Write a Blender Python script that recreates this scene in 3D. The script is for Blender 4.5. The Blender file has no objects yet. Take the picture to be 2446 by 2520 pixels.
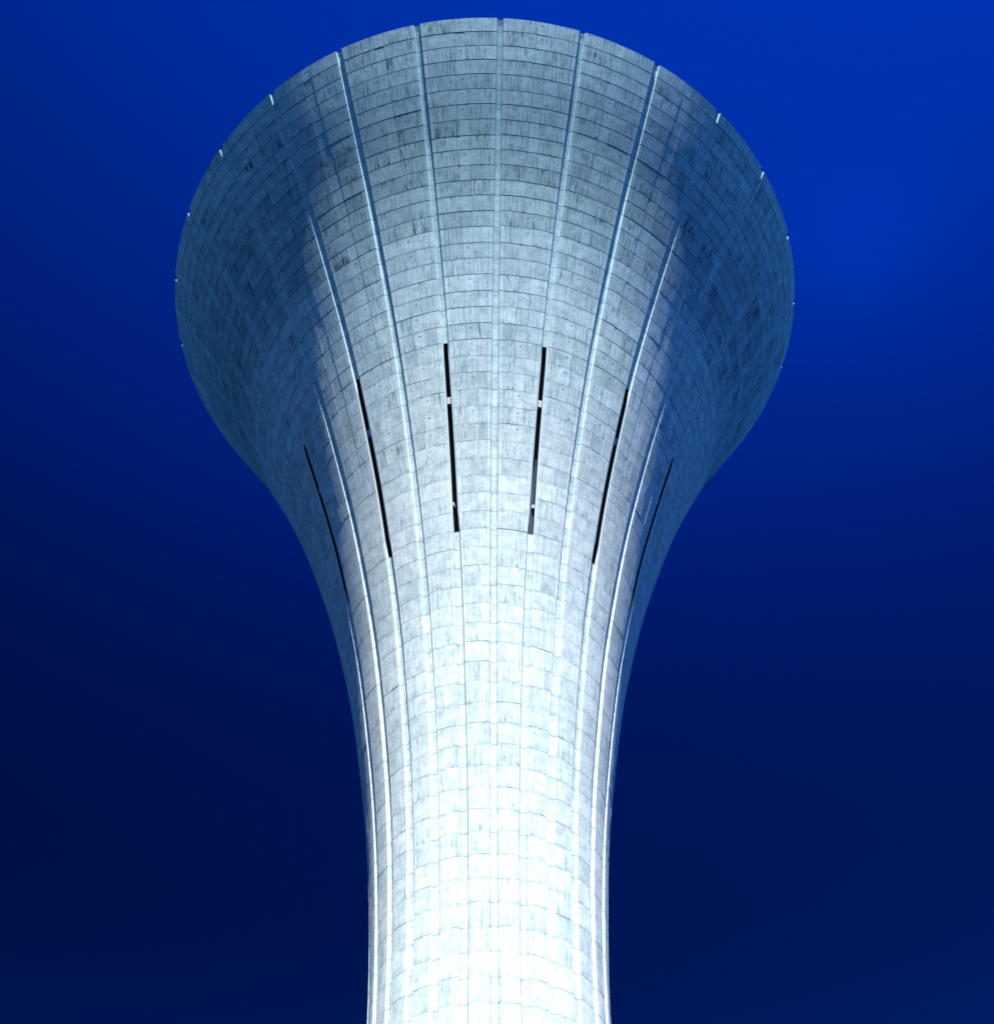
import bpy, math, random
from mathutils import Vector, Matrix

scn = bpy.context.scene
S = 18.0            # metres per profile unit (= rim radius)
EYE = 1.6           # camera height above the ground

# ------------------------------------------------------------------ camera
F_PX, PITCH, YAW, ROLL, DIST = 3876.34, 0.92604, 0.01117, -0.01394, 2.58088
cam_d = bpy.data.cameras.new('camera')
cam = bpy.data.objects.new('camera', cam_d)
scn.collection.objects.link(cam)
scn.camera = cam
cam_d.sensor_fit = 'HORIZONTAL'
cam_d.sensor_width = 36.0
cam_d.lens = 36.0 * F_PX / 2446.0
cam_d.clip_start = 0.1
cam_d.clip_end = 20000.0
fw = Vector((math.sin(YAW) * math.cos(PITCH), math.cos(YAW) * math.cos(PITCH), math.sin(PITCH)))
rt = Vector((math.cos(YAW), -math.sin(YAW), 0))
up = rt.cross(fw)
r2 = rt * math.cos(ROLL) + up * math.sin(ROLL)
u2 = -rt * math.sin(ROLL) + up * math.cos(ROLL)
M = Matrix(((r2.x, u2.x, -fw.x, 0), (r2.y, u2.y, -fw.y, -DIST * S), (r2.z, u2.z, -fw.z, EYE), (0, 0, 0, 1)))
cam.matrix_world = M

# ------------------------------------------------------------------ light
SUN_EL = math.radians(56.0)
SUN_AZ = math.radians(3.0)          # to the right of straight behind the camera
scn.view_settings.view_transform = 'Standard'
scn.view_settings.look = 'None'
scn.view_settings.gamma = 1.0
scn.view_settings.exposure = 1.92

sun_d = bpy.data.lights.new('sun', 'SUN')
sun_d.energy = 5.0
sun_d.angle = math.radians(0.5)
sun_d.color = (1.0, 0.975, 0.925)
sun = bpy.data.objects.new('sun', sun_d)
scn.collection.objects.link(sun)
to_sun = Vector((math.sin(SUN_AZ) * math.cos(SUN_EL), -math.cos(SUN_AZ) * math.cos(SUN_EL), math.sin(SUN_EL)))
sun.rotation_euler = to_sun.to_track_quat('Z', 'Y').to_euler()
sun.location = to_sun * 400

world = bpy.data.worlds.new('World')
scn.world = world
world.use_nodes = True
wn, wl = world.node_tree.nodes, world.node_tree.links
wn.clear()
out = wn.new('ShaderNodeOutputWorld')
bg = wn.new('ShaderNodeBackground')
bg.inputs['Strength'].default_value = 0.1
sky = wn.new('ShaderNodeTexSky')
sky.sky_type = 'NISHITA'
sky.sun_disc = False
sky.sun_elevation = SUN_EL
sky.sun_rotation = math.pi - SUN_AZ
sky.air_density = 1.0
sky.dust_density = 0.0
sky.ozone_density = 3.0
# deep polarised blue: the brightness of the sky texture, coloured by elevation
bw = wn.new('ShaderNodeRGBToBW')
wl.new(sky.outputs['Color'], bw.inputs[0])
tc = wn.new('ShaderNodeTexCoord')
sx = wn.new('ShaderNodeSeparateXYZ')
wl.new(tc.outputs['Generated'], sx.inputs[0])
cr = wn.new('ShaderNodeValToRGB')
cr.color_ramp.interpolation = 'B_SPLINE'
SKY_RAMP = [(0.0, (0.0, 0.180, 0.86)), (0.12, (0.0, 0.150, 0.78)), (0.32, (0.0, 0.040, 0.36)), (0.57, (0.0003, 0.0105, 0.122)),
            (0.70, (0.0003, 0.0150, 0.18)), (0.80, (0.0003, 0.024, 0.35)), (0.95, (0.0003, 0.071, 0.95)), (1.0, (0.0003, 0.080, 1.05))]
els = cr.color_ramp.elements
while len(els) < len(SKY_RAMP):
    els.new(0.5)
for e_, (p_, c_) in zip(els, SKY_RAMP):
    e_.position = p_
    e_.color = (min(c_[0], 9), c_[1], c_[2], 1)
wl.new(sx.outputs['Z'], cr.inputs[0])
mx = wn.new('ShaderNodeVectorMath')
mx.operation = 'SCALE'
wl.new(cr.outputs[0], mx.inputs[0])
# darker towards the west, one faint thin wisp of cloud
WISP = (fw + r2 * 0.229 + u2 * 0.159).normalized()
def wmath(op, a, b, clamp=False):
    n = wn.new('ShaderNodeMath')
    n.operation = op
    n.use_clamp = clamp
    for k, v in ((0, a), (1, b)):
        if hasattr(v, 'is_output'):
            wl.new(v, n.inputs[k])
        else:
            n.inputs[k].default_value = v
    return n.outputs[0]
dt = wn.new('ShaderNodeVectorMath')
dt.operation = 'DOT_PRODUCT'
wl.new(tc.outputs['Generated'], dt.inputs[0])
dt.inputs[1].default_value = WISP
wn_ = wn.new('ShaderNodeTexNoise')
wn_.inputs['Scale'].default_value = 7.0
wn_.inputs['Detail'].default_value = 3.0
wl.new(tc.outputs['Generated'], wn_.inputs['Vector'])
wisp = wmath('MULTIPLY', wmath('POWER', wmath('MAXIMUM', dt.outputs['Value'], 0.0), 650.0), wmath('MULTIPLY', wn_.outputs['Fac'], 0.75))
side = wmath('MAXIMUM', wmath('ADD', wmath('MULTIPLY', sx.outputs['X'], 0.85), 1.0), 0.72)
side = wmath('MINIMUM', side, 1.5)
wl.new(wmath('MULTIPLY', bw.outputs[0], wmath('ADD', side, wisp)), mx.inputs['Scale'])
wl.new(mx.outputs[0], bg.inputs['Color'])
wl.new(bg.outputs[0], out.inputs['Surface'])

# ------------------------------------------------------------------ material helpers
class NT:
    def __init__(self, name):
        self.m = bpy.data.materials.new(name)
        self.m.use_nodes = True
        self.n = self.m.node_tree.nodes
        self.l = self.m.node_tree.links
        self.n.clear()
        self.out = self.n.new('ShaderNodeOutputMaterial')
        self.b = self.n.new('ShaderNodeBsdfPrincipled')
        self.l.new(self.b.outputs[0], self.out.inputs['Surface'])
    def put(self, sock, v):
        if v is None:
            return
        if hasattr(v, 'is_output'):
            self.l.new(v, sock)
        else:
            sock.default_value = v
    def math(self, op, a, b=None, c=None, clamp=False):
        n = self.n.new('ShaderNodeMath')
        n.operation = op
        n.use_clamp = clamp
        self.put(n.inputs[0], a)
        self.put(n.inputs[1], b)
        self.put(n.inputs[2], c)
        return n.outputs[0]
    def attr(self, name, out='Fac'):
        n = self.n.new('ShaderNodeAttribute')
        n.attribute_name = name
        return n.outputs[out]
    def sep(self, v):
        n = self.n.new('ShaderNodeSeparateXYZ')
        self.l.new(v, n.inputs[0])
        return n.outputs
    def comb(self, x, y, z=0.0):
        n = self.n.new('ShaderNodeCombineXYZ')
        self.put(n.inputs[0], x)
        self.put(n.inputs[1], y)
        self.put(n.inputs[2], z)
        return n.outputs[0]
    def noise(self, vec, scale, detail=3.0, rough=0.55):
        n = self.n.new('ShaderNodeTexNoise')
        self.put(n.inputs['Vector'], vec)
        n.inputs['Scale'].default_value = scale
        n.inputs['Detail'].default_value = detail
        n.inputs['Roughness'].default_value = rough
        return n.outputs['Fac']
    def ramp(self, v, lo, hi, a=0.0, b=1.0, smooth=True):
        n = self.n.new('ShaderNodeMapRange')
        n.interpolation_type = 'SMOOTHSTEP' if smooth else 'LINEAR'
        self.put(n.inputs[0], v)
        n.inputs[1].default_value = lo
        n.inputs[2].default_value = hi
        n.inputs[3].default_value = a
        n.inputs[4].default_value = b
        return n.outputs[0]
    def mixc(self, f, a, b, mode='MIX'):
        n = self.n.new('ShaderNodeMix')
        n.data_type = 'RGBA'
        n.blend_type = mode
        self.put(n.inputs[0], f)
        self.put(n.inputs[6], a)
        self.put(n.inputs[7], b)
        return n.outputs[2]

def concrete(name, base=(0.364, 0.436, 0.442)):
    t = NT(name)
    uv = t.sep(t.attr('UVMap', 'Vector'))
    lc = t.sep(t.attr('Local', 'Vector'))
    U, V = uv[0], uv[1]
    lx, ly = lc[0], lc[1]
    tone = t.attr('tone')
    board = t.attr('board')
    bolt = t.attr('bolt')
    groove = t.attr('groove')
    # vertical board marks and runs
    st1 = t.noise(t.comb(t.math('MULTIPLY', U, 6.0), t.math('MULTIPLY', V, 0.55)), 1.0, 3.0, 0.65)
    st2 = t.noise(t.comb(t.math('MULTIPLY', U, 15.0), t.math('MULTIPLY', V, 1.1), 7.3), 1.0, 2.0, 0.6)
    patch = t.noise(t.comb(t.math('MULTIPLY', U, 0.8), t.math('MULTIPLY', V, 0.9), 3.1), 1.0, 3.0, 0.6)
    blot = t.noise(t.comb(U, V, 11.7), 2.6, 5.0, 0.7)
    fine = t.noise(t.comb(U, V, 1.9), 14.0, 3.0, 0.7)
    smask = t.math('MULTIPLY', t.ramp(patch, 0.34, 0.62), t.math('MULTIPLY_ADD', board, 0.8, 0.2))
    s1 = t.math('MULTIPLY', t.ramp(st1, 0.5, 0.68), smask)
    s2 = t.math('MULTIPLY', t.ramp(st2, 0.5, 0.7), t.math('MULTIPLY_ADD', smask, 0.7, 0.3))
    f = t.math('MULTIPLY_ADD', s1, -0.34, 1.0)
    f = t.math('MULTIPLY', f, t.math('MULTIPLY_ADD', s2, -0.38, 1.0))
    f = t.math('MULTIPLY', f, t.ramp(blot, 0.3, 0.72, 1.12, 0.80))
    f = t.math('MULTIPLY', f, t.ramp(fine, 0.3, 0.7, 1.06, 0.94))
    # even upright board marks showing in patches
    wob = t.math('MULTIPLY', st2, 1.6)
    bars = t.ramp(t.math('SINE', t.math('ADD', t.math('MULTIPLY', U, 2 * math.pi / 0.19), wob)), 0.0, 0.9)
    bmask = t.math('MULTIPLY', t.ramp(t.noise(t.comb(t.math('MULTIPLY', U, 0.9), t.math('MULTIPLY', V, 1.3), 33.0), 1.0, 2.0, 0.5), 0.44, 0.60), t.math('MINIMUM', board, 1.6))
    f = t.math('MULTIPLY', f, t.math('MULTIPLY_ADD', t.math('MULTIPLY', bars, bmask), -0.20, 1.0))
    # dirt collected along the bottom and top edge of each lift
    edge = t.noise(t.comb(t.math('MULTIPLY', U, 2.2), t.math('MULTIPLY', V, 2.2), 5.0), 1.0, 4.0, 0.7)
    d1 = t.math('MULTIPLY', t.ramp(ly, 0.0, 0.16, 1.0, 0.0), t.ramp(edge, 0.42, 0.68))
    f = t.math('MULTIPLY', f, t.math('MULTIPLY_ADD', d1, -0.34, 1.0))
    d2 = t.math('MULTIPLY', t.ramp(ly, 0.70, 0.95, 0.0, 1.0), t.ramp(st1, 0.45, 0.65))
    f = t.math('MULTIPLY', f, t.math('MULTIPLY_ADD', d2, -0.18, 1.0))
    # form ties: a small dark hole in the band, in the upper part of each lift
    jit = t.math('MULTIPLY_ADD', t.noise(t.comb(t.math('FLOOR', V), t.math('FLOOR', t.math('MULTIPLY', U, 0.2)), 2.0), 3.7, 0.0), 0.10, -0.05)
    bx = t.math('SUBTRACT', lx, jit)
    by = t.math('SUBTRACT', ly, 0.27)
    d = t.math('SQRT', t.math('ADD', t.math('MULTIPLY', bx, bx), t.math('MULTIPLY', by, by)))
    hole = t.math('MULTIPLY', t.ramp(d, 0.035, 0.07, 1.0, 0.0), bolt)
    f = t.math('MULTIPLY', f, t.math('MULTIPLY_ADD', hole, -0.72, 1.0))
    # lift joint drawn on the continuous groove surface
    jn = t.math('MULTIPLY', t.ramp(ly, 0.018, 0.035, 1.0, 0.0), groove)
    f = t.math('MULTIPLY', f, t.math('MULTIPLY_ADD', jn, -0.6, 1.0))
    f = t.math('MULTIPLY', f, tone)
    warm = t.math('MULTIPLY', t.ramp(t.noise(t.comb(t.math('MULTIPLY', U, 0.5), t.math('MULTIPLY', V, 0.5), 21.0), 1.0, 3.0, 0.6), 0.56, 0.74), 0.35)
    col = t.mixc(warm, (*base, 1), (base[0] * 1.08, base[1] * 0.99, base[2] * 0.90, 1))
    # blue shade painted into the bowl's colour, stronger towards the rim
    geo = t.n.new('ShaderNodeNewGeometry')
    cool_shade = t.ramp(t.math('ADD', t.sep(geo.outputs['Position'])[2], t.math('MULTIPLY_ADD', patch, 8.0, -4.0)), 54.0, 79.0)
    fr_ = t.math('MULTIPLY', t.math('POWER', f, 1.22), t.math('MULTIPLY_ADD', cool_shade, -0.27, 1.0))
    fb_ = t.math('MULTIPLY', t.math('POWER', f, 0.9), t.math('MULTIPLY_ADD', cool_shade, 0.06, 1.0))
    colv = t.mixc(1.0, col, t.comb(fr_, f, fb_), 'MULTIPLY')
    t.l.new(colv, t.b.inputs['Base Color'])
    t.b.inputs['Roughness'].default_value = 0.9
    t.b.inputs['Specular IOR Level'].default_value = 0.15
    h = t.math('ADD', t.math('MULTIPLY', st2, t.math('MULTIPLY_ADD', board, 0.8, 0.2)), t.math('MULTIPLY', fine, 0.5))
    bp = t.n.new('ShaderNodeBump')
    bp.inputs['Strength'].default_value = 0.35
    bp.inputs['Distance'].default_value = 0.02
    t.l.new(h, bp.inputs['Height'])
    t.l.new(bp.outputs[0], t.b.inputs['Normal'])
    return t.m

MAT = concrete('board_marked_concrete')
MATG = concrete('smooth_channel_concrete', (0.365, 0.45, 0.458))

def plain(name, col, rough=0.8, spec=0.2):
    t = NT(name)
    tc = t.n.new('ShaderNodeTexCoord')
    nz = t.noise(tc.outputs['Object'], 0.8, 5.0, 0.6)
    c = t.mixc(nz, tuple(x * 0.8 for x in col) + (1,), tuple(x * 1.2 for x in col) + (1,))
    t.l.new(c, t.b.inputs['Base Color'])
    t.b.inputs['Roughness'].default_value = rough
    t.b.inputs['Specular IOR Level'].default_value = spec
    return t.m

GLASS = plain('dark_slot_glass', (0.0035, 0.004, 0.004), 0.9, 0.0)
SLOT_SHEEN = plain('slate_blue_sheen', (0.030, 0.046, 0.085), 0.8, 0.1)
JAMB = plain('dark_slot_jamb', (0.006, 0.006, 0.007), 0.95, 0.0)  # near-black colour of the slot jambs
VOID = plain('joint_backing', (0.018, 0.022, 0.028), 0.95, 0.0)
GRASS = plain('dark_asphalt', (0.004, 0.022, 0.040), 0.9, 0.2)
ROOF = plain('roof_concrete', (0.30, 0.30, 0.29), 0.9, 0.1)
SPACER = plain('pale_spacer_concrete', (0.42, 0.40, 0.40), 0.85, 0.1)

# ------------------------------------------------------------------ profile (units of rim radius, z from eye level)
Z_RIM, Z_ST, Z_SB, PHASE = 4.46367, 3.45076, 2.88506, 0.04721
PZ = [-0.1, 0.4, 0.9, 1.35, 1.8918, 2.0897, 2.2875, 2.4853, 2.6832, 2.881, 3.0788, 3.2767, 3.4745, 3.6723, 3.8702, 4.068, 4.2658, 4.4637]
PR = [0.3, 0.268, 0.245, 0.2345, 0.2339, 0.2448, 0.2628, 0.289, 0.3207, 0.3624, 0.412, 0.4718, 0.5381, 0.6145, 0.7004, 0.7919, 0.8963, 1.0]

class Spl:
    def __init__(s, x, y):
        n = len(x)
        s.x, s.y = x, y
        h = [x[i + 1] - x[i] for i in range(n - 1)]
        a, b, c, d = [0.0] * n, [1.0] * n, [0.0] * n, [0.0] * n
        for i in range(1, n - 1):
            a[i], b[i], c[i] = h[i - 1], 2 * (h[i - 1] + h[i]), h[i]
            d[i] = 6 * ((y[i + 1] - y[i]) / h[i] - (y[i] - y[i - 1]) / h[i - 1])
        for i in range(1, n):
            w = a[i] / b[i - 1]
            b[i] -= w * c[i - 1]
            d[i] -= w * d[i - 1]
        m = [0.0] * n
        m[-1] = d[-1] / b[-1]
        for i in range(n - 2, -1, -1):
            m[i] = (d[i] - c[i] * m[i + 1]) / b[i]
        s.m, s.h = m, h
    def ev(s, t):
        x, y, m, h = s.x, s.y, s.m, s.h
        i = 0
        while i < len(x) - 2 and t > x[i + 1]:
            i += 1
        u = t - x[i]
        k = (y[i + 1] - y[i]) / h[i] - h[i] * (2 * m[i] + m[i + 1]) / 6
        r = y[i] + k * u + m[i] / 2 * u * u + (m[i + 1] - m[i]) / (6 * h[i]) * u ** 3
        dr = k + m[i] * u + (m[i + 1] - m[i]) / (2 * h[i]) * u * u
        return r, dr

sp = Spl(PZ, PR)
# arc length table from the rim down
TAB = []
s_acc, z, NTAB = 0.0, Z_RIM, 6000
zz_lo = -EYE / S
pr = sp.ev(z)[0]
for i in range(NTAB + 1):
    zi = Z_RIM + (zz_lo - Z_RIM) * i / NTAB
    ri, dri = sp.ev(zi)
    if i:
        s_acc += math.hypot(ri - pr, (Z_RIM - zz_lo) / NTAB)
    pr = ri
    TAB.append((s_acc, zi, ri, dri))
S_END = s_acc

def at_s(s):
    lo, hi = 0, NTAB
    while hi - lo > 1:
        m = (lo + hi) // 2
        if TAB[m][0] <= s:
            lo = m
        else:
            hi = m
    a, b = TAB[lo], TAB[hi]
    f = (s - a[0]) / max(b[0] - a[0], 1e-9)
    return tuple(a[k] + (b[k] - a[k]) * f for k in range(4))

def s_of_z(zq):
    for t in TAB:
        if t[1] <= zq:
            return t[0]
    return S_END

NB = 26
STEP = 2 * math.pi / NB
# lift joints: (count, spacing) from the rim down
JS = [0.0, 0.0470]
for cnt, sp_ in ((9, 0.0525), (11, 0.0537), (8, 0.0540), (6, 0.0544), (19, 0.0547)):
    for _ in range(cnt):
        JS.append(JS[-1] + sp_)
while JS[-1] + 0.055 < S_END - 0.02:
    JS.append(JS[-1] + 0.055)
JS.append(S_END)
NL = len(JS) - 1

FLOOR_W, BEVEL, DEPTH = 0.0120, 0.0037, 0.0058
HALF_CH = FLOOR_W / 2 + BEVEL
STRIP, BAND = 0.0110, 0.027

def P(az, r, zu, clamp=True):
    if clamp:
        zu = min(zu, Z_RIM)
    return (r * S * math.sin(az), -r * S * math.cos(az), zu * S + EYE)

class MB:
    def __init__(s):
        s.v, s.f, s.uv, s.loc, s.tone, s.board, s.bolt, s.gr, s.sm = [], [], [], [], [], [], [], [], []
    def face(s, idx, uv, loc, tone=1.0, board=0.0, bolt=0.0, groove=0.0, smooth=True):
        s.f.append(idx); s.uv.append(uv); s.loc.append(loc); s.tone.append(tone)
        s.board.append(board); s.bolt.append(bolt); s.gr.append(groove); s.sm.append(smooth)
    def quad(s, pts, tone=1.0):
        n = len(s.v)
        s.v += pts
        s.face([n + i for i in range(len(pts))], [(0, 0)] * len(pts), [(9, 0.5)] * len(pts), tone, smooth=False)
    def build(s, name, mats, parent, matidx=None):
        me = bpy.data.meshes.new(name)
        me.from_pydata(s.v, [], s.f)
        for m in (mats if isinstance(mats, list) else [mats]):
            me.materials.append(m)
        a = me.uv_layers.new(name='UVMap')
        b = me.uv_layers.new(name='Local')
        fa, fb = [], []
        for x in s.uv:
            for q in x:
                fa += q
        for x in s.loc:
            for q in x:
                fb += q
        a.data.foreach_set('uv', fa)
        b.data.foreach_set('uv', fb)
        for nm, d in (('tone', s.tone), ('board', s.board), ('bolt', s.bolt), ('groove', s.gr)):
            at = me.attributes.new(nm, 'FLOAT', 'FACE')
            at.data.foreach_set('value', d)
        me.polygons.foreach_set('use_smooth', s.sm)
        me.update()
        o = bpy.data.objects.new(name, me)
        scn.collection.objects.link(o)
        if parent:
            o.parent = parent
        return o

# ------------------------------------------------------------------ tower
tower = bpy.data.objects.new('water_tower', None)
scn.collection.objects.link(tower)
tower['label'] = 'tall pale concrete water tower flaring into a wide bowl against the deep blue sky'
tower['category'] = 'water tower'

rng = random.Random(11)
COURSE_TONE = {0: 1.18, 1: 1.08, 2: 1.13, 3: 1.04, 4: 0.94, 5: 0.96, 6: 0.89, 7: 0.82, 8: 0.88, 9: 0.85, 10: 0.74, 11: 0.88,
               12: 0.86, 13: 0.90, 14: 1.04, 15: 0.96, 16: 1.05, 17: 1.09, 18: 1.03, 19: 1.07}  # uneven lifts, plus painted shade: dark mid bowl, lighter rim
course_tone = [COURSE_TONE.get(i, 1.0 + rng.uniform(-0.05, 0.05)) for i in range(NL)]
# staining plus painted shade: the bowl is toned darker than the shaft
STAIN_SHADE = [0.87 if i < 12 else (0.87 + 0.035 * (i - 11) if i < 15 else 0.98) for i in range(NL)]
jbay = [[rng.gauss(0, 0.0011) for _ in range(NL + 1)] for _ in range(NB)]
SB_S = s_of_z(Z_SB)
ST_S = s_of_z(Z_ST)

bowl, shaft = MB(), MB()

def panel(mb, b, az0, L, t0, t1, s0, s1, off, segs, tone, board, bolt, bandmid, vofs):
    """one cast panel: front grid with inward returns; t = tangential distance from the bay centre (units)"""
    n0 = len(mb.v)
    rows = 3
    for j in range(rows):
        s = s0 + (s1 - s0) * j / (rows - 1)
        _, zu, r, dr = at_s(s)
        nl = math.hypot(1, dr)
        for i in range(segs + 1):
            t = t0[j] + (t1[j] - t0[j]) * i / segs
            az = az0 + t / r
            mb.v.append(P(az, r + off / nl, zu - off * dr / nl))
    W = segs + 1
    for j in range(rows - 1):
        for i in range(segs):
            q = [n0 + j * W + i, n0 + (j + 1) * W + i, n0 + (j + 1) * W + i + 1, n0 + j * W + i + 1]
            uv, lc = [], []
            for jj, ii in ((j, i), (j + 1, i), (j + 1, i + 1), (j, i + 1)):
                t = t0[jj] + (t1[jj] - t0[jj]) * ii / segs
                s = s0 + (s1 - s0) * jj / (rows - 1)
                uv.append((t * S + b * 37.0 + 5.0, s * S + vofs))
                lc.append(((t - bandmid) * S, (s - s0) * S))
            mb.face(q, uv, lc, tone, board, bolt)
    # returns
    inn = 0.0045
    def edge(idx, sv):
        _, zu, r, dr = at_s(sv)
        nl = math.hypot(1, dr)
        for a, c in zip(idx[:-1], idx[1:]):
            pa, pc = mb.v[a], mb.v[c]
            res = []
            for q in (pc, pa):
                rr = math.hypot(q[0], q[1])
                k = (rr - inn * S / nl) / rr
                res.append((q[0] * k, q[1] * k, min(q[2] + inn * S * dr / nl, Z_RIM * S + EYE)))
            mb.quad([pa, pc] + res, 0.7)
    edge([n0 + i for i in range(W)], s0)
    edge([n0 + (rows - 1) * W + i for i in range(W)][::-1], s1)
    edge([n0 + j * W for j in range(rows)][::-1], (s0 + s1) / 2)
    edge([n0 + j * W + segs for j in range(rows)], (s0 + s1) / 2)

PH = PHASE
for b in range(NB):
    az0 = PH + (b + 0.5) * STEP
    sh_mid = rng.gauss(0, 0.0016)
    for c in range(NL):
        s0 = JS[c] + (jbay[b][c] if c else 0.0)
        s1 = JS[c + 1] + (jbay[b][c + 1] if c < NL - 1 else 0.0)
        gap = rng.choice((0.0021, 0.0025, 0.0029, 0.0033) if c < 14 else (0.0014, 0.0018, 0.0022) if c < 22 else (0.0004, 0.0006, 0.0009)) if c else 0.0
        if c == 0:
            s0 = 0.0
        ss = [s0 + gap, (s0 + s1) / 2, s1]
        rr = [at_s(s)[2] for s in ss]
        half = [r * STEP / 2 - HALF_CH for r in rr]
        off = rng.gauss(0, 0.00013)
        mb = bowl if (JS[c] + JS[c + 1]) / 2 < SB_S else shaft
        ct = course_tone[c] * (1 + rng.gauss(0, 0.025)) * STAIN_SHADE[c]
        vofs = rng.uniform(0, 400)
        def dirt():
            base_ = 1.6 if c < 14 else 1.0
            k_ = rng.random()
            if k_ < (0.30 if 4 < c < 14 else 0.12):
                return base_ * rng.uniform(1.5, 2.4)
            return base_ * rng.uniform(0.6, 1.2)
        def tn(sd=0.028):
            v = ct * (1 + rng.gauss(0, sd))
            if rng.random() < (0.22 if 5 < c < 14 else 0.07):
                v *= rng.uniform(0.86, 0.95)
            return v
        args = (mb, b, az0, c)
        g2 = 0.0006 if c < 24 else 0.0004
        # smooth side strips beside the grooves
        stp = [min(STRIP, h * 0.22) for h in half]
        panel(*args, [-h for h in half], [-h + w - g2 for h, w in zip(half, stp)], ss[0], ss[2], off, 1, 1.04 * tn(0.02), 0.1, 0.0, 0, vofs)
        panel(*args, [h - w + g2 for h, w in zip(half, stp)], [h for h in half], ss[0], ss[2], off, 1, 1.04 * tn(0.02), 0.1, 0.0, 0, vofs)
        L0 = [-h + w for h, w in zip(half, stp)]
        R0 = [h - w for h, w in zip(half, stp)]
        if rr[1] > 0.43:
            m = sh_mid + rng.gauss(0, 0.0006)
            bw = min(BAND, (R0[1] - L0[1]) * 0.36) / 2
            jl = rng.uniform(0, 0.006) if rng.random() < 0.4 else 0.0
            def wide(A, B):
                # some lifts show one or two extra upright board seams
                cuts = sorted(rng.uniform(0.2, 0.8) for _ in range(rng.choice((0, 1, 1, 2))))
                if len(cuts) == 2 and cuts[1] - cuts[0] < 0.15:
                    cuts = cuts[:1]
                fr_ = [0.0] + cuts + [1.0]
                o_, q_, d_ = off + rng.gauss(0, 0.0001), tn(), dirt()
                for ka, kb in zip(fr_[:-1], fr_[1:]):
                    e1 = g2 * 0.5 if kb < 1 else 0.0
                    panel(*args, [p + (q - p) * ka for p, q in zip(A, B)], [p + (q - p) * kb - e1 for p, q in zip(A, B)],
                          ss[0], ss[2], o_, 3, q_ * rng.uniform(0.965, 1.035), d_, 0.0, 0, vofs)
            wide(L0, [m - bw - g2 - jl] * 3)
            panel(*args, [m - bw - jl] * 3, [m + bw] * 3, ss[0], ss[2], off - (0.0006 if c else 0.0002), 2, 1.02 * tn(0.06), 0.25, rng.uniform(0.3, 1.0), m, vofs)
            wide([m + bw + g2] * 3, R0)
        else:
            k = rng.choice((0.3, 0.5, 0.68, 0.72))
            m = [l + (r_ - l) * k for l, r_ in zip(L0, R0)]
            panel(*args, L0, [x - g2 * 0.7 for x in m], ss[0], ss[2], off, 3, tn(0.03), dirt() * (0.75 if c < 28 else 0.45), 0.0, 0, vofs)
            panel(*args, m, R0, ss[0], ss[2], off + rng.gauss(0, 0.0001), 3, tn(0.03), dirt() * (0.75 if c < 28 else 0.45), 0.0, 0, vofs)
    # dark backing behind the joints
    for c in range(NL):
        mb = bowl if (JS[c] + JS[c + 1]) / 2 < SB_S else shaft
        for k in range(2):
            sa = JS[c] + (JS[c + 1] - JS[c]) * k / 2
            sb = JS[c] + (JS[c + 1] - JS[c]) * (k + 1) / 2
            if c == 0 and k == 0:
                sa = 0.0006
            for i in range(4):
                pts = []
                for s, u in ((sa, i), (sb, i), (sb, i + 1), (sa, i + 1)):
                    _, zu, r, dr = at_s(s)
                    nl = math.hypot(1, dr)
                    t = (r * STEP / 2 - HALF_CH + 0.0008) * (u / 2 - 1)
                    pts.append(P(az0 + t / r, r - 0.003 / nl, zu + 0.003 * dr / nl))
                mb.quad(pts, 0.3)
    # flat top of the wall at the rim
    for i in range(8):
        pts = []
        hh = STEP / 2 - HALF_CH
        for u, r in ((i, 0.975), (i, 1.0), (i + 1, 1.0), (i + 1, 0.975)):
            pts.append(P(az0 + hh * (u / 4 - 1), r, Z_RIM + 0.0004, False))
        bowl.quad(pts, 1.0)

bowl.build('bowl', MAT, tower)
shaft.build('shaft', MAT, tower)

# grooves
def crow(s, depth_extra=0.0):
    _, zu, r, dr = at_s(s)
    nl = math.hypot(1, dr)
    out_ = []
    for t, d in ((-HALF_CH, -0.0004), (-HALF_CH, 0.0), (-FLOOR_W / 2, DEPTH), (FLOOR_W / 2, DEPTH), (HALF_CH, 0.0), (HALF_CH, -0.0004)):
        d = max(d, 0.0)
        out_.append((t, r - d / nl, zu + d * dr / nl, r))
    return out_

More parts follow.
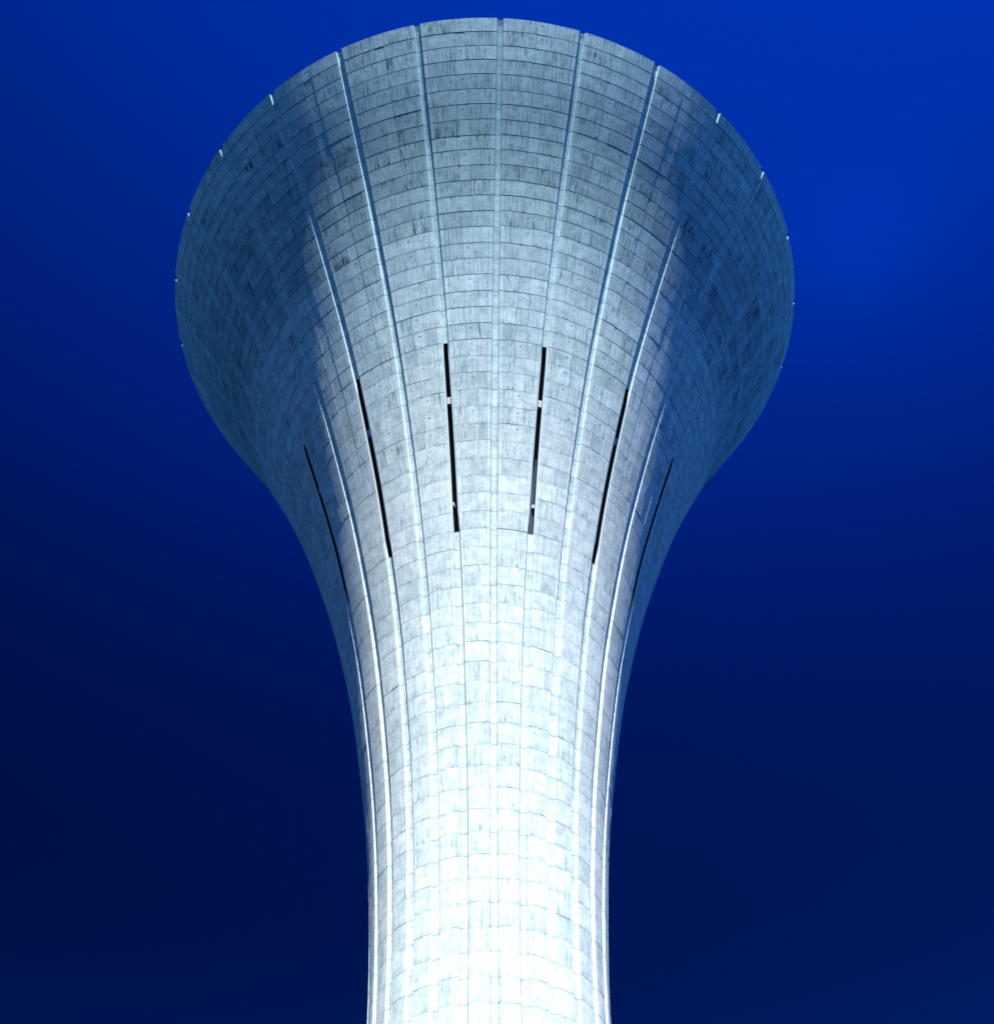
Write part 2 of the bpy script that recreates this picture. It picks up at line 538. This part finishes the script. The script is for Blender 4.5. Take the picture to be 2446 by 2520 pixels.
for g in range(NB):
    az = PH + g * STEP
    slot = (g % 2 == 1)
    mb = MB()
    for c in range(NL):
        s0, s1 = JS[c], JS[c + 1]
        dj = jbay[g][c]
        tone = 1.03 * (1 + rng.gauss(0, 0.05)) * (STAIN_SHADE[c] if c < 14 else (STAIN_SHADE[c] + 1.0) / 2)
        bolt_k = rng.uniform(0.05, 0.6) * (1.0 if c < 24 else 0.7)
        vofs = rng.uniform(0, 300)
        inside = slot and (s0 > ST_S - 0.027) and (s1 < SB_S + 0.027)
        a, m_, b_ = crow(s0), crow((s0 + s1) / 2), crow(s1)
        for ra, rb, sa, sb in ((a, m_, s0, (s0 + s1) / 2), (m_, b_, (s0 + s1) / 2, s1)):
            for i in (1, 2, 3):
                if inside:
                    if mb.v:
                        mb.build('groove', MATG, tower)
                        mb = MB()
                    continue
                n = len(mb.v)
                sub = []
                for row, s, k in ((ra, sa, i), (rb, sb, i), (rb, sb, i + 1), (ra, sa, i + 1)):
                    t, rr, zu, rn = row[k]
                    mb.v.append(P(az + t / rn, rr, zu))
                    sub.append((t * S, s * S))
                mb.face([n, n + 1, n + 2, n + 3],
                        [(x + g * 17.0, y + vofs) for x, y in sub],
                        [(x, y - s0 * S) for x, y in sub], tone, 0.15, bolt_k if i == 2 else 0.0, 1.0, False)
    mb.build('groove', MATG, tower)
    if not slot:
        continue
    cs = [c for c in range(NL) if JS[c] > ST_S - 0.027 and JS[c + 1] < SB_S + 0.027]
    sa, sb = JS[cs[0]], JS[cs[-1] + 1]
    N = 2 * len(cs)
    def pt(s, t, d):
        _, zu, r, dr = at_s(s)
        nl = math.hypot(1, dr)
        return P(az + t / r, r - d / nl, zu + d * dr / nl)
    D2 = DEPTH + 0.012
    lip = MB()
    SH = 0.0059
    def sd(i):
        k = min(i, N - i) / 2.0
        return 0.0016 + (DEPTH - 0.0016) * max(0.0, 1.0 - k)
    fr, gl = MB(), MB()
    for i in range(N):
        x0, x1 = sa + (sb - sa) * i / N, sa + (sb - sa) * (i + 1) / N
        for sg in (-1, 1):
            t = sg * SH
            q = [pt(x0, t, sd(i)), pt(x1, t, sd(i + 1)), pt(x1, t, D2 + 0.002), pt(x0, t, D2 + 0.002)]
            fr.quad(q if sg < 0 else q[::-1], 0.12)
            q = [pt(x0, sg * HALF_CH, 0.0), pt(x1, sg * HALF_CH, 0.0), pt(x1, t, sd(i + 1)), pt(x0, t, sd(i))]
            lip.quad(q if sg < 0 else q[::-1], 1.0)
        h = SH
        gl.quad([pt(x0, -h, D2), pt(x1, -h, D2), pt(x1, h, D2), pt(x0, h, D2)])
    for x in (sa, sb):
        h = SH
        fr.quad([pt(x, -h, DEPTH), pt(x, h, DEPTH), pt(x, h, D2), pt(x, -h, D2)], 1.0)
    w = fr.build('slot_window', JAMB, tower)
    lip.build('window_frame', MATG, w)
    gl.build('pane', GLASS, w)
    # concrete spacer bridging the slot, small bracket lower down
    def block(s_a, s_b, ta, tb, da, db):
        m = MB()
        c8 = [pt(s, t, d) for s in (s_a, s_b) for t in (ta, tb) for d in (da, db)]
        for q in ((0, 2, 6, 4), (1, 5, 7, 3), (0, 1, 3, 2), (4, 6, 7, 5), (0, 4, 5, 1), (2, 3, 7, 6)):
            m.quad([c8[k] for k in q])
        return m
    x = sa + (sb - sa) * 0.295
    block(x, x + 0.021, -SH, SH, DEPTH + 0.0005, D2).build('spacer', SPACER, w)
    x = sa + (sb - sa) * 0.845
    if g in (1, 25):
        block(x, x + 0.010, 0.0 if g == 1 else -SH, SH if g == 1 else -SH * 0.5, DEPTH + 0.001, D2).build('bracket', SPACER, w)
    if g == 1:  # added panel: bluish light on the pane, painted as a slate colour
        bl = MB()
        for i in range(10):
            xa = sa + (sb - sa) * (0.60 + 0.04 * i)
            xb = sa + (sb - sa) * (0.60 + 0.04 * (i + 1))
            ta = FLOOR_W * (0.5 - 0.66 * min(1, 0.35 + i / 6))
            tb = FLOOR_W * (0.5 - 0.66 * min(1, 0.35 + (i + 1) / 6))
            bl.quad([pt(xa, ta, D2 - 0.004), pt(xb, tb, D2 - 0.004), pt(xb, FLOOR_W / 2, D2 - 0.004), pt(xa, FLOOR_W / 2, D2 - 0.004)])
        bo = bl.build('slot_sheen', SLOT_SHEEN, w)
        bo['label'] = 'bluish light in the lower part of the slot, painted on an added panel'

# roof over the tank
rf = MB()
NR = 104
for i in range(NR):
    a, b = 2 * math.pi * i / NR, 2 * math.pi * (i + 1) / NR
    R0 = 0.980
    rf.quad([P(a, R0, Z_RIM + 0.0010, False), P(b, R0, Z_RIM + 0.0010, False), P(b, 0.2, Z_RIM + 0.03, False), P(a, 0.2, Z_RIM + 0.03, False)])
    rf.quad([P(a, 0.2, Z_RIM + 0.03, False), P(b, 0.2, Z_RIM + 0.03, False), P(0, 0.0, Z_RIM + 0.034, False)])
rf.build('roof', ROOF, tower)

# ------------------------------------------------------------------ ground
me = bpy.data.meshes.new('ground')
NG = 64
vs = [(0, 0, 0)]
fs = []
radii = (30, 120, 600, 6000)
for R in radii:
    for i in range(NG):
        a = 2 * math.pi * i / NG
        vs.append((R * math.cos(a), R * math.sin(a), 0))
for i in range(NG):
    fs.append((0, 1 + i, 1 + (i + 1) % NG))
    for k in range(len(radii) - 1):
        o1, o2 = 1 + k * NG, 1 + (k + 1) * NG
        fs.append((o1 + i, o2 + i, o2 + (i + 1) % NG, o1 + (i + 1) % NG))
me.from_pydata(vs, [], fs)
me.materials.append(GRASS)
gr = bpy.data.objects.new('ground', me)
scn.collection.objects.link(gr)
gr['kind'] = 'structure'
gr['label'] = 'dark asphalt ground around the foot of the tower'
